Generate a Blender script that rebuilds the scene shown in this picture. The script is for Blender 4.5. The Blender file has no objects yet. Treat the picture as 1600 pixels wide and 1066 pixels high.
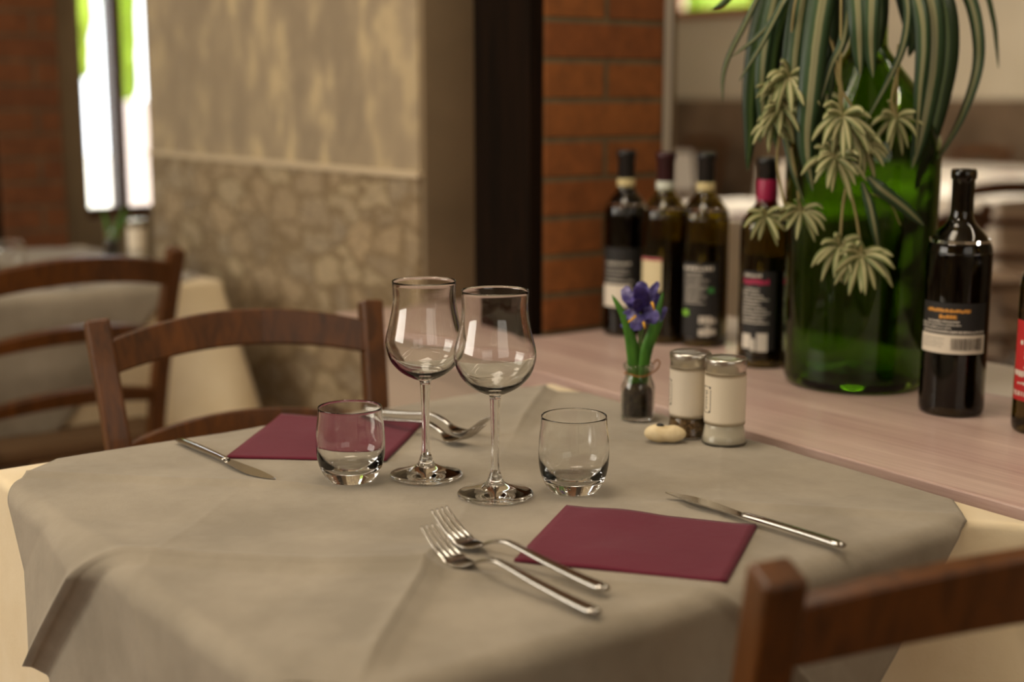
import bpy, bmesh, math, random
from math import sin, cos, pi, radians, atan, tan, hypot
from mathutils import Vector, Matrix, noise
random.seed(7)
S = bpy.context.scene
COL = S.collection

# ------------------------------------------------------------------ camera
# world axes: X runs along the long side of the sideboard, Y across it, Z up; the camera stands over the origin
FPX, HORIZON = 2140.0, 150.0
PITCH = atan((533 - HORIZON) / FPX)
CAMZ = 1.15
AX = Vector((.5948, -.8039)); BX = Vector((.8039, .5948))     # world X and Y seen in the camera's ground frame
cam_d = bpy.data.cameras.new('camera'); cam = bpy.data.objects.new('camera', cam_d); COL.objects.link(cam)
cam_d.sensor_width = 36; cam_d.lens = FPX * 36 / 1600
fw = Vector((-.8039, .5948, 0)); rt = Vector((.5948, .8039, 0))
look = fw * cos(PITCH) + Vector((0, 0, -sin(PITCH))); up = rt.cross(look)
cam.matrix_world = Matrix((( rt.x, up.x, -look.x, 0), (rt.y, up.y, -look.y, 0), (rt.z, up.z, -look.z, CAMZ), (0, 0, 0, 1)))
cam_d.dof.use_dof = True; cam_d.dof.focus_distance = 1.41; cam_d.dof.aperture_fstop = 2.5
cam_d.clip_start = .02; cam_d.clip_end = 200
S.camera = cam
S.view_settings.view_transform = 'Standard'; S.view_settings.look = 'None'
S.view_settings.gamma = 1; S.view_settings.exposure = -0.12; S.view_settings.use_curve_mapping = False
S.cycles.use_denoising = True
S.cycles.max_bounces = 14; S.cycles.transmission_bounces = 12; S.cycles.transparent_max_bounces = 12
S.cycles.sample_clamp_indirect = 8.0

# ------------------------------------------------------------------ world and lights
W = bpy.data.worlds.new('sky'); S.world = W; W.use_nodes = True
bg = W.node_tree.nodes['Background']; bg.inputs[0].default_value = (.93, .97, 1, 1); bg.inputs[1].default_value = 5.0
def area(name, loc, target, sx, sy, power, col):
    d = bpy.data.lights.new(name, 'AREA'); d.shape = 'RECTANGLE'; d.size = sx; d.size_y = sy; d.energy = power; d.color = col
    o = bpy.data.objects.new(name, d); COL.objects.link(o); o.location = loc
    o.rotation_euler = (Vector(target) - Vector(loc)).to_track_quat('-Z', 'Y').to_euler(); return o
WARM = (1, .86, .68); DAY = (1, .94, .83)
area('ceiling_lamp_over_table', (-1.35, .80, 2.45), (-1.25, .8, 0), .7, .5, 13, WARM)
area('tube_lamp_right', (-.3, 2.1, 2.35), (-.9, 1.4, .7), 1.3, .05, 7, WARM)
area('tube_lamp_left', (-.9, -.55, 2.1), (-1.2, .8, .8), 1.1, .05, 10, WARM)
area('ceiling_lamp_back_left', (-2.9, -.3, 2.6), (-2.9, .6, 0), .8, .3, 9, WARM)
area('side_window_light', (-2.9, -2.3, 1.7), (-2.7, 1.4, 1.1), 2.4, 1.3, 74, DAY)
area('rear_window_light', (1.7, .2, 1.7), (-1.3, .8, .8), 1.6, 1.2, 11, DAY)
area('ceiling_fill', (-.6, .3, 2.0), (-.6, .3, 3), .5, .5, 7, WARM)  # added fill aimed upward, brightens the ceiling that the glassware reflects
area('dining_room_lamp', (-4.2, 4.6, 2.6), (-4.4, 5.6, 0), 1.6, 1.6, 102, DAY)
sun_d = bpy.data.lights.new('sun', 'SUN'); sun_d.energy = 4; sun_d.angle = .01; sun_d.color = (1, .95, .85)
sun = bpy.data.objects.new('sun', sun_d); COL.objects.link(sun); sun.rotation_euler = Vector((-.55, -.25, -.8)).to_track_quat('-Z', 'Y').to_euler()

# ------------------------------------------------------------------ helpers
def gp(px, py, z=.75, dist=None):
    """a point of the room from a sight line: on height z, or at a distance in front of the camera"""
    x = (px - 800) / FPX; y = (533 - py) / FPX
    d = Vector((x, cos(PITCH) + y * sin(PITCH), -sin(PITCH) + y * cos(PITCH)))
    t = dist / d.y if dist else (z - CAMZ) / d.z
    g = Vector((d.x, d.y)) * t
    return Vector((g.dot(AX), g.dot(BX), CAMZ + d.z * t))
def srgb(r, g, b):
    f = lambda c: ((c / 255 + .055) / 1.055) ** 2.4 if c > 10 else c / 255 / 12.92
    return (f(r), f(g), f(b), 1)
def mat(name, color=(.5, .5, .5, 1), rough=.5, metal=0, spec=None, trans=0, ior=1.45, coat=0, emit=None, sheen=0, sss=0):
    m = bpy.data.materials.new(name); m.use_nodes = True
    p = m.node_tree.nodes['Principled BSDF']
    p.inputs['Base Color'].default_value = color; p.inputs['Roughness'].default_value = rough
    p.inputs['Metallic'].default_value = metal; p.inputs['IOR'].default_value = ior
    p.inputs['Transmission Weight'].default_value = trans; p.inputs['Coat Weight'].default_value = coat
    p.inputs['Sheen Weight'].default_value = sheen
    if spec is not None: p.inputs['Specular IOR Level'].default_value = spec
    return m
def nd(m, t, **kw):
    n = m.node_tree.nodes.new(t)
    for k, v in kw.items():
        if k in n.inputs: n.inputs[k].default_value = v
        else: setattr(n, k, v)
    return n
def lk(m, a, b): m.node_tree.links.new(a, b)
def P(m): return m.node_tree.nodes['Principled BSDF']
def coords(m, scale=(1, 1, 1), loc=(0, 0, 0), kind='Object'):
    tc = nd(m, 'ShaderNodeTexCoord'); mp = nd(m, 'ShaderNodeMapping')
    mp.inputs['Scale'].default_value = scale; mp.inputs['Location'].default_value = loc
    lk(m, tc.outputs[kind], mp.inputs[0]); return mp.outputs[0]
def ramp(m, fac, stops):
    r = nd(m, 'ShaderNodeValToRGB'); e = r.color_ramp.elements
    e[0].position, e[0].color = stops[0]; e[1].position, e[1].color = stops[-1]
    for s in stops[1:-1]:
        x = e.new(s[0]); x.color = s[1]
    lk(m, fac, r.inputs[0]); return r.outputs[0]
def bump(m, h, strength=.3, dist=.002, prev=None):
    b = nd(m, 'ShaderNodeBump'); b.inputs['Strength'].default_value = strength; b.inputs['Distance'].default_value = dist
    lk(m, h, b.inputs['Height'])
    if prev: lk(m, prev, b.inputs['Normal'])
    lk(m, b.outputs[0], P(m).inputs['Normal']); return b.outputs[0]
def noisetex(m, vec, scale, detail=4, rough=.55, dist=0):
    n = nd(m, 'ShaderNodeTexNoise'); n.inputs['Scale'].default_value = scale; n.inputs['Detail'].default_value = detail
    n.inputs['Roughness'].default_value = rough; n.inputs['Distortion'].default_value = dist
    lk(m, vec, n.inputs['Vector']); return n.outputs['Fac']
def mixc(m, fac, a, b, mode='MIX'):
    x = nd(m, 'ShaderNodeMix', data_type='RGBA', blend_type=mode)
    for v, i in ((fac, 0), (a, 6), (b, 7)):
        if hasattr(v, 'links') or hasattr(v, 'is_linked'): lk(m, v, x.inputs[i])
        else: x.inputs[i].default_value = v
    return x.outputs[2]

def link(name, me, m=None, parent=None, smooth=True, loc=None):
    o = bpy.data.objects.new(name, me); COL.objects.link(o)
    if m is not None:
        if not isinstance(m, (list, tuple)): m = [m]
        for k in m: me.materials.append(k)
    if smooth:
        for p in me.polygons: p.use_smooth = True
    if parent: o.parent = parent
    if loc is not None: o.location = loc
    return o
def tag(o, label=None, cat=None, group=None, kind=None):
    if label: o['label'] = label
    if cat: o['category'] = cat
    if group: o['group'] = group
    if kind: o['kind'] = kind
    return o
def empty(name, loc, rz, label, cat, group=None):
    o = bpy.data.objects.new(name, None); COL.objects.link(o); o.empty_display_size = .05
    o.location = loc; o.rotation_euler = (0, 0, rz); return tag(o, label, cat, group)
def copy_tree(o, parent=None):
    c = o.copy(); COL.objects.link(c)
    if parent: c.parent = parent
    for ch in list(o.children): copy_tree(ch, c)
    return c
def mesh(name, V, F, uv=None):
    me = bpy.data.meshes.new(name); me.from_pydata([tuple(v) for v in V], [], F); me.update()
    if uv:
        l = me.uv_layers.new(name='UVMap')
        for lp in me.loops: l.data[lp.index].uv = uv[lp.vertex_index]
    return me
def lathe(name, prof, seg=64, closed=False):
    V, F, rings = [], [], []
    for r, z in prof:
        if r < 1e-6: rings.append([len(V)]); V.append((0, 0, z))
        else:
            rings.append(list(range(len(V), len(V) + seg)))
            for i in range(seg):
                a = 2 * pi * i / seg; V.append((r * cos(a), r * sin(a), z))
    pairs = list(zip(rings, rings[1:])) + ([(rings[-1], rings[0])] if closed else [])
    for A, B in pairs:
        for i in range(seg):
            j = (i + 1) % seg
            if len(A) == 1 and len(B) == 1: continue
            if len(A) == 1: F.append((A[0], B[j], B[i]))
            elif len(B) == 1: F.append((A[i], A[j], B[0]))
            else: F.append((A[i], A[j], B[j], B[i]))
    me = mesh(name, V, F)
    bm = bmesh.new(); bm.from_mesh(me); bmesh.ops.recalc_face_normals(bm, faces=bm.faces); bm.to_mesh(me); bm.free()
    return me
def spline(pts, n=6):
    """Catmull-Rom through the points"""
    P_ = [Vector(p) for p in pts]; P_ = [P_[0] * 2 - P_[1]] + P_ + [P_[-1] * 2 - P_[-2]]; out = []
    for i in range(1, len(P_) - 2):
        a, b, c, d = P_[i - 1:i + 3]
        for k in range(n):
            t = k / n
            out.append(.5 * ((2 * b) + (c - a) * t + (2 * a - 5 * b + 4 * c - d) * t * t + (3 * b - a - 3 * c + d) * t ** 3))
    out.append(P_[-2]); return out
def smoothprof(prof, n=5):
    return [(max(p.x, 0), p.y) for p in spline([Vector((r, z, 0)) for r, z in prof], n)]
def boxmesh(name, x0, x1, y0, y1, z0, z1, bev=0, seg=2, sub=None):
    bm = bmesh.new(); bmesh.ops.create_cube(bm, size=1)
    for v in bm.verts: v.co = Vector(((x0 + x1) / 2 + v.co.x * (x1 - x0), (y0 + y1) / 2 + v.co.y * (y1 - y0), (z0 + z1) / 2 + v.co.z * (z1 - z0)))
    if bev: bmesh.ops.bevel(bm, geom=bm.edges[:], offset=bev, segments=seg, affect='EDGES', profile=.6)
    me = bpy.data.meshes.new(name); bm.to_mesh(me); bm.free(); return me
def sweep(name, path, W_, T_, side=Vector((0, 1, 0)), n=12, pw=2.6, sides=None):
    """closed superellipse section along a path; W_ widths, T_ thicknesses"""
    V, F = [], []; N = len(path)
    for i, p in enumerate(path):
        t = (path[min(i + 1, N - 1)] - path[max(i - 1, 0)]).normalized()
        s0 = sides[i] if sides else side
        s = (s0 - t * s0.dot(t)).normalized(); u = s.cross(t).normalized()
        for k in range(n):
            a = 2 * pi * (k + .5) / n; c, d = cos(a), sin(a)
            x = (abs(c) ** (2 / pw)) * (1 if c > 0 else -1) * W_[i] / 2; y = (abs(d) ** (2 / pw)) * (1 if d > 0 else -1) * T_[i] / 2
            V.append(p + s * x + u * y)
    for i in range(N - 1):
        for k in range(n):
            j = (k + 1) % n; F.append((i * n + k, i * n + j, (i + 1) * n + j, (i + 1) * n + k))
    F.append(tuple(range(n))); F.append(tuple((N - 1) * n + k for k in reversed(range(n))))
    me = mesh(name, V, F)
    bm = bmesh.new(); bm.from_mesh(me); bmesh.ops.recalc_face_normals(bm, faces=bm.faces); bm.to_mesh(me); bm.free()
    return me
def tube(name, pts, r, n=8, taper=None):
    path = [Vector(p) for p in pts]; N = len(path)
    rr = [r * (1 if not taper else 1 + (taper - 1) * i / (N - 1)) * 2 for i in range(N)]
    t0 = (path[-1] - path[0]).normalized(); s = Vector((1, 0, 0)) if abs(t0.x) < .8 else Vector((0, 1, 0))
    return sweep(name, path, rr, rr, side=s, n=n, pw=2)
def join(name, meshes):
    bm = bmesh.new()
    for m in meshes: bm.from_mesh(m)
    me = bpy.data.meshes.new(name); bm.to_mesh(me); bm.free()
    return me
def xform(me, M): me.transform(M); return me
def mod(o, kind, **kw):
    m = o.modifiers.new(kind.lower(), kind)
    for k, v in kw.items(): setattr(m, k, v)
    return m

# ------------------------------------------------------------------ materials
glass = mat('clear_glass', (.985, .99, .985, 1), 0.0, trans=1, ior=1.48)
def clear_mix(m, fac):
    out = [n for n in m.node_tree.nodes if n.type == 'OUTPUT_MATERIAL'][0]
    tr = nd(m, 'ShaderNodeBsdfTransparent'); mx = nd(m, 'ShaderNodeMixShader'); mx.inputs[0].default_value = fac
    lk(m, P(m).outputs[0], mx.inputs[1]); lk(m, tr.outputs[0], mx.inputs[2]); lk(m, mx.outputs[0], out.inputs[0]); return m
glass_thin = mat('jar_glass', (.93, .96, .92, 1), 0.02, trans=1, ior=1.45)
clear_mix(glass_thin, .15)
green_glass = mat('green_glass', (.18, .32, .02, 1), 0.01, trans=1, ior=1.35)
olive_glass = mat('olive_glass', (.34, .27, .045, 1), 0.02, trans=1, ior=1.45)
dark_glass = mat('dark_glass', (.11, .085, .03, 1), 0.02, trans=1, ior=1.45)
wine_m = mat('red_wine', (.010, .004, .004, 1), .15)
steel = mat('steel', (.50, .48, .44, 1), .13, metal=1)
_v = coords(steel); bump(steel, noisetex(steel, _v, 90, 3), .04, .001)
steel_brushed = mat('brushed_steel', (.60, .57, .51, 1), .28, metal=1)

def wood(name, dark, light, rough=.35, coat=.25, stretch=(3, 3, .25), scale=14):
    m = mat(name, dark, rough, coat=coat); v = coords(m, stretch)
    f = noisetex(m, v, scale, 6, .65, 1.2)
    lk(m, ramp(m, f, [(.3, dark), (.7, light)]), P(m).inputs['Base Color']); bump(m, f, .12, .0015); return m
chair_wood = wood('chair_wood', srgb(58, 33, 9), srgb(106, 61, 19), .42, .08)
beam_wood = wood('beam_wood', srgb(10, 7, 4), srgb(30, 18, 9), .9, 0, (4, 4, .2), 16)
P(beam_wood).inputs['Specular IOR Level'].default_value = .08
frame_wood = wood('frame_wood', srgb(70, 44, 24), srgb(98, 62, 34), .5, 0)
sill_wood = wood('sill_wood', srgb(150, 92, 50), srgb(180, 118, 70), .5, 0)

def counter_mat():
    m = mat('pale_plank', (.5, .4, .35, 1), .42, coat=.1)
    v = coords(m, (.8, 30, 30)); f = noisetex(m, v, 4.0, 8, .7, .3)
    v2 = coords(m, (.35, 6, 6)); g = noisetex(m, v2, 3.0, 3)
    c1 = ramp(m, f, [(.3, srgb(158, 128, 118)), (.5, srgb(190, 162, 150)), (.72, srgb(212, 190, 176))])
    c2 = ramp(m, g, [(.35, srgb(178, 148, 142)), (.65, srgb(214, 192, 180))])
    lk(m, mixc(m, .45, c1, c2), P(m).inputs['Base Color']); bump(m, f, .15, .001); return m
plank = counter_mat()
strip_m = mat('pale_paper', srgb(214, 202, 186), .7)

def fabric(name, col, col2, sc=420, b=.25, rough=.95, sheen=.15):
    m = mat(name, col, rough, spec=.25, sheen=sheen); v = coords(m)
    lk(m, ramp(m, noisetex(m, v, 9, 5, .6), [(.35, col), (.65, col2)]), P(m).inputs['Base Color'])
    n1 = bump(m, noisetex(m, v, 26, 5, .6, .4), .35, .003)
    bump(m, noisetex(m, v, sc, 3), b, .0006, n1); return m
grey_cloth_m = fabric('taupe_nonwoven', srgb(140, 131, 115), srgb(160, 150, 133))
cream_cloth_m = fabric('cream_linen', srgb(222, 204, 168), srgb(230, 214, 182), 600, .15)
white_cloth_m = fabric('white_linen', srgb(226, 214, 196), srgb(234, 224, 208), 600, .1)
napkin_m = fabric('burgundy_paper', srgb(96, 25, 44), srgb(101, 29, 48), 700, .25, .9, .1)

def plaster():
    m = mat('trowelled_plaster', (.5, .4, .3, 1), .85); v = coords(m, (1.7, 1.7, .95))
    f = noisetex(m, v, 7.5, 4, .55, .12); g = noisetex(m, coords(m, (1, 1, .6)), 2.2, 2)
    c = ramp(m, f, [(.38, srgb(132, 119, 99)), (.52, srgb(164, 148, 120)), (.64, srgb(218, 196, 150))])
    lk(m, mixc(m, g, c, srgb(162, 144, 116)), P(m).inputs['Base Color'])
    bump(m, noisetex(m, v, 18, 6, .65), .5, .01); return m
plaster_m = plaster()
def stone():
    m = mat('rough_stone', (.5, .4, .3, 1), .9); v = coords(m, (9, 9, 15))
    nz = nd(m, 'ShaderNodeTexNoise', Scale=1.3, Detail=4.0); lk(m, v, nz.inputs['Vector'])
    vm = nd(m, 'ShaderNodeVectorMath', operation='MULTIPLY_ADD'); vm.inputs[1].default_value = (1.2, 1.2, 1.2)
    lk(m, nz.outputs['Color'], vm.inputs[0]); lk(m, v, vm.inputs[2])
    vo = nd(m, 'ShaderNodeTexVoronoi', feature='F1', Scale=1.0); lk(m, vm.outputs[0], vo.inputs['Vector'])
    ve = nd(m, 'ShaderNodeTexVoronoi', feature='DISTANCE_TO_EDGE', Scale=1.0); lk(m, vm.outputs[0], ve.inputs['Vector'])
    hue = nd(m, 'ShaderNodeSeparateColor'); lk(m, vo.outputs['Color'], hue.inputs[0])
    c = ramp(m, hue.outputs[0], [(.0, srgb(148, 130, 106)), (.35, srgb(206, 178, 138)), (.6, srgb(166, 150, 128)), (1, srgb(228, 206, 164))])
    n2 = noisetex(m, coords(m, (1, 1, 2.2)), 34, 6, .7)
    c = mixc(m, .5, c, ramp(m, n2, [(.3, srgb(116, 101, 84)), (.7, srgb(224, 200, 158))]))
    e = ramp(m, ve.outputs['Distance'], [(0, (0, 0, 0, 1)), (.14, (1, 1, 1, 1))])
    lk(m, mixc(m, e, srgb(150, 128, 94), c), P(m).inputs['Base Color'])
    b1 = bump(m, e, .35, .006); bump(m, n2, .9, .02, b1); return m
stone_m = stone()
def render_m():
    m = mat('smooth_render', (.4, .34, .26, 1), .85); v = coords(m)
    lk(m, ramp(m, noisetex(m, v, 5, 4), [(.3, srgb(124, 107, 82)), (.7, srgb(142, 122, 94))]), P(m).inputs['Base Color']); bump(m, noisetex(m, v, 30, 4), .2, .004); return m
side_m = render_m()
def brick(name, off_b, off_z, c1, c2, mort):
    m = mat(name, c1, .85); tc = nd(m, 'ShaderNodeTexCoord'); sp = nd(m, 'ShaderNodeSeparateXYZ'); cb = nd(m, 'ShaderNodeCombineXYZ')
    lk(m, tc.outputs['Object'], sp.inputs[0])
    a1 = nd(m, 'ShaderNodeMath', operation='ADD'); a1.inputs[1].default_value = off_b; lk(m, sp.outputs[1], a1.inputs[0])
    a2 = nd(m, 'ShaderNodeMath', operation='ADD'); a2.inputs[1].default_value = off_z; lk(m, sp.outputs[2], a2.inputs[0])
    lk(m, a1.outputs[0], cb.inputs[0]); lk(m, a2.outputs[0], cb.inputs[1])
    br = nd(m, 'ShaderNodeTexBrick'); br.inputs['Scale'].default_value = 1; br.inputs['Brick Width'].default_value = .268
    br.inputs['Row Height'].default_value = .0655; br.inputs['Mortar Size'].default_value = .0055; br.inputs['Mortar Smooth'].default_value = .35
    br.inputs['Color1'].default_value = c1; br.inputs['Color2'].default_value = c2; br.inputs['Mortar'].default_value = mort
    lk(m, cb.outputs[0], br.inputs['Vector'])
    n = noisetex(m, tc.outputs['Object'], 28, 6, .65)
    sh = ramp(m, n, [(.25, (.62, .62, .62, 1)), (.7, (1.12, 1.1, 1.08, 1))])
    lk(m, mixc(m, 1.0, br.outputs['Color'], sh, 'MULTIPLY'), P(m).inputs['Base Color'])
    inv = nd(m, 'ShaderNodeMath', operation='SUBTRACT'); inv.inputs[0].default_value = 1; lk(m, br.outputs['Fac'], inv.inputs[1])
    b1 = bump(m, inv.outputs[0], .9, .006); bump(m, n, .35, .004, b1); return m
ZB = gp(900, 94.5, dist=2.34).z
brick_m = brick('pillar_brick', -1.408, -ZB + .0655 * 21, srgb(138, 82, 34), srgb(122, 68, 28), srgb(104, 88, 60))
brick2_m = brick('window_brick', 0, 0, srgb(122, 74, 38), srgb(108, 64, 34), srgb(104, 84, 60))
cream_wall_m = mat('cream_paint', srgb(206, 192, 166), .8)
_f = noisetex(cream_wall_m, coords(cream_wall_m), 1.2, 3); lk(cream_wall_m, ramp(cream_wall_m, _f, [(.3, srgb(196, 182, 156)), (.7, srgb(214, 200, 176))]), P(cream_wall_m).inputs['Base Color'])
dado_m = mat('brown_dado', srgb(110, 88, 64), .7)
_f = noisetex(dado_m, coords(dado_m), 1.5, 3); lk(dado_m, ramp(dado_m, _f, [(.35, srgb(86, 68, 48)), (.65, srgb(132, 108, 84))]), P(dado_m).inputs['Base Color'])
floor_m = mat('floor_tile', srgb(120, 84, 58), .35)
_n = nd(floor_m, 'ShaderNodeTexBrick'); _n.offset = 0; _n.inputs['Scale'].default_value = 1; _n.inputs['Brick Width'].default_value = .3; _n.inputs['Row Height'].default_value = .3
_n.inputs['Mortar Size'].default_value = .004; _n.inputs['Color1'].default_value = srgb(116, 80, 56); _n.inputs['Color2'].default_value = srgb(130, 90, 62); _n.inputs['Mortar'].default_value = srgb(80, 66, 52)
lk(floor_m, coords(floor_m), _n.inputs['Vector']); lk(floor_m, _n.outputs['Color'], P(floor_m).inputs['Base Color'])
ceil_m = mat('ceiling_paint', srgb(200, 188, 164), .9)
def leafmat(name, stops, rough=.42):
    m = mat(name, (.1, .3, .1, 1), rough); tc = nd(m, 'ShaderNodeTexCoord'); sp = nd(m, 'ShaderNodeSeparateXYZ'); lk(m, tc.outputs['UV'], sp.inputs[0])
    n = noisetex(m, tc.outputs['Object'], 40, 3); ad = nd(m, 'ShaderNodeMath', operation='MULTIPLY_ADD'); ad.inputs[1].default_value = .05
    lk(m, n, ad.inputs[0]); lk(m, sp.outputs[0], ad.inputs[2])
    lk(m, ramp(m, ad.outputs[0], stops), P(m).inputs['Base Color']); return m
G1, G2, CR = srgb(30, 50, 26), srgb(52, 80, 46), srgb(150, 148, 108)
leaf_m = leafmat('variegated_leaf', [(.05, G1), (.34, G2), (.43, CR), (.52, srgb(128, 128, 90)), (.61, CR), (.68, G2), (.98, G1)])
leaf_dark_m = leafmat('dark_leaf', [(.05, srgb(22, 38, 14)), (.42, srgb(40, 64, 26)), (.5, srgb(96, 116, 62)), (.62, srgb(44, 68, 28)), (.98, srgb(22, 38, 14))])
leaf_light_m = leafmat('plantlet_leaf', [(.05, srgb(104, 112, 66)), (.30, srgb(128, 132, 82)), (.5, srgb(186, 178, 134)), (.74, srgb(130, 134, 84)), (.98, srgb(98, 108, 60))], .5)
runner_m = mat('runner', srgb(146, 132, 84), .6)

# ------------------------------------------------------------------ the room
def struct(name, me, m): 
    o = link(name, me, m, smooth=False); o['kind'] = 'structure'; return o
def poly_prism(name, pts, z0, z1):
    n = len(pts); V = [(x, y, z0) for x, y in pts] + [(x, y, z1) for x, y in pts]
    F = [tuple(reversed(range(n))), tuple(range(n, 2 * n))] + [(i, (i + 1) % n, n + (i + 1) % n, n + i) for i in range(n)]
    return mesh(name, V, F)
OUTLINE = [(-4.0, -2.6), (2.2, -2.6), (2.2, 7.8), (-9.3, 7.8), (-3.1, 2.1), (-4.0, 2.1)]
struct('floor', poly_prism('floor', OUTLINE, -.1, 0), floor_m)
struct('ceiling', poly_prism('ceiling', OUTLINE, 2.8, 2.9), ceil_m)
struct('wall_plaster', boxmesh('w', -3.60, -2.248, 1.44, 1.74, 1.006, 2.8), [plaster_m])
struct('trim_1', boxmesh('w', -3.605, -2.244, 1.432, 1.742, .992, 1.006, .003), mat('ledge_plaster', srgb(196, 178, 148), .7))
struct('wall_stone', boxmesh('w', -3.60, -2.25, 1.438, 1.74, 0, .992), [stone_m])
struct('wall_return', boxmesh('w', -2.248, -2.236, 1.446, 2.1, 0, 2.8), side_m)
struct('wall_divider', boxmesh('w', -4.0, -2.25, 1.9, 2.1, 0, 2.8), cream_wall_m)
# window wall with a tall narrow window between brick pier and plaster wall
struct('wall_window_side', join('w', [boxmesh('w', -4.0, -3.86, -2.6, 1.352, 0, 2.8), boxmesh('w', -4.0, -3.86, 1.352, 1.9, 0, .80),
       boxmesh('w', -4.0, -3.86, 1.62, 1.9, .8, 2.8), boxmesh('w', -4.0, -3.86, 1.352, 1.62, 2.45, 2.8)]), side_m)
struct('wall_brick_pier', boxmesh('w', -3.86, -3.80, 1.10, 1.272, 0, 2.8), brick2_m)
struct('trim_2', boxmesh('w', -3.86, -3.815, 1.06, 1.10, 0, 2.8), beam_wood)
w1 = bpy.data.objects.new('window_1', None); COL.objects.link(w1); w1['kind'] = 'structure'
link('frame', join('f', [boxmesh('f', -3.95, -3.90, 1.345, 1.37, .8, 2.45), boxmesh('f', -3.95, -3.90, 1.60, 1.63, .8, 2.45), boxmesh('f', -3.95, -3.90, 1.37, 1.6, .8, .83)]), frame_wood, w1, False)
link('mullion', boxmesh('f', -3.95, -3.88, 1.455, 1.483, .83, 2.45), frame_wood, w1, False)
link('pane', boxmesh('f', -3.93, -3.926, 1.37, 1.6, .83, 2.45), glass, w1, False)
struct('wall_front', boxmesh('w', -4.0, 2.2, -2.6, -2.5, 0, 2.8), cream_wall_m)
struct('wall_behind_camera', boxmesh('w', 2.0, 2.2, -2.6, 7.8, 0, 2.8), cream_wall_m)
struct('wall_far_left', poly_prism('w', [(-2.9, 2.1), (-9.1, 7.8), (-9.3, 7.8), (-3.1, 2.1)], 0, 2.8), cream_wall_m)
x0w, x1w = gp(1046, 18, dist=11.55).x, -6.35
struct('wall_far', join('w', [boxmesh('w', -9.1, 2.2, 7.5, 7.7, 1.13, 1.79), boxmesh('w', -9.1, -8.1, 7.5, 7.7, 1.79, 2.8), boxmesh('w', x1w, 2.2, 7.5, 7.7, 1.79, 2.8), boxmesh('w', -8.1, x1w, 7.5, 7.7, 2.35, 2.8)]), cream_wall_m)
struct('wall_far_dado', boxmesh('w', -9.1, 2.2, 7.485, 7.7, 0, 1.13), dado_m)
w2 = bpy.data.objects.new('window_2', None); COL.objects.link(w2); w2['kind'] = 'structure'
link('sill', boxmesh('s', -8.15, x1w + .05, 7.42, 7.6, 1.745, 1.80), sill_wood, w2, False)
link('frame', join('f', [boxmesh('f', -8.1, -8.04, 7.55, 7.6, 1.8, 2.35), boxmesh('f', x1w - .06, x1w, 7.55, 7.6, 1.8, 2.35), boxmesh('f', -7.25, -7.19, 7.55, 7.6, 1.8, 2.35)]), sill_wood, w2, False)
link('pane', boxmesh('f', -8.1, x1w, 7.57, 7.574, 1.8, 2.35), glass, w2, False)
# brick pillar standing on the sideboard line, its left flank boarded in dark wood
struct('wall_brick_pillar', boxmesh('w', -1.97, -1.815, 1.413, 1.676, 0, 2.8, .003), brick_m)
struct('trim_dark_beam', boxmesh('w', -1.985, -1.822, 1.385, 1.413, 0, 2.8, .003), beam_wood)
struct('trim_3', boxmesh('w', -1.99, -1.86, 1.677, 1.737, 0, 2.8), mat('pale_edge', srgb(214, 206, 190), .8))

# outdoors: sunlit ground, a white wall and foliage
struct('ground', boxmesh('g', -30, 12, -14, 30, -.3, -.12), mat('pale_gravel', srgb(226, 216, 200), .9))
tag(link('garden_wall', boxmesh('g', -9.0, -8.8, 3.38, 4.6, -.12, 1.12, .02), mat('white_render', srgb(205, 190, 186), .9), smooth=False), 'low white garden wall outside the tall window', 'wall')
hedge_m = mat('hedge_leaves', srgb(140, 166, 44), .7)
def bush(name, c, r, label, cat='bush'):
    bm = bmesh.new(); bmesh.ops.create_icosphere(bm, subdivisions=5, radius=1)
    for v in bm.verts:
        p = v.co.copy(); k = 1 + .22 * noise.noise(p * 2.3 + Vector(c)) + .13 * noise.noise(p * 7) + .1 * noise.noise(p * 17)
        v.co = Vector((p.x * r[0], p.y * r[1], p.z * r[2])) * k
    me = bpy.data.meshes.new(name); bm.to_mesh(me); bm.free()
    o = link(name, me, hedge_m, loc=c); tag(o, label, cat); return o
bush('garden_bush', (-9.9, 3.14, 2.3), (.5, .38, 1.6), 'yellow-green bush at the left edge of the tall window')
bush('garden_bush', (-9.9, 3.765, 2.1), (.3, .075, 1.5), 'yellow-green bush behind the window mullion')
bush('garden_tree', (-9.0, 11.5, 2.3), (2.2, 1.5, 1.9), 'lime green tree outside the high window at the far wall', 'tree')
bush('garden_tree', (-14.2, 12.5, 2.6), (1.9, 1.5, 2.2), 'lime green tree further left outside the high window', 'tree')

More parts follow.
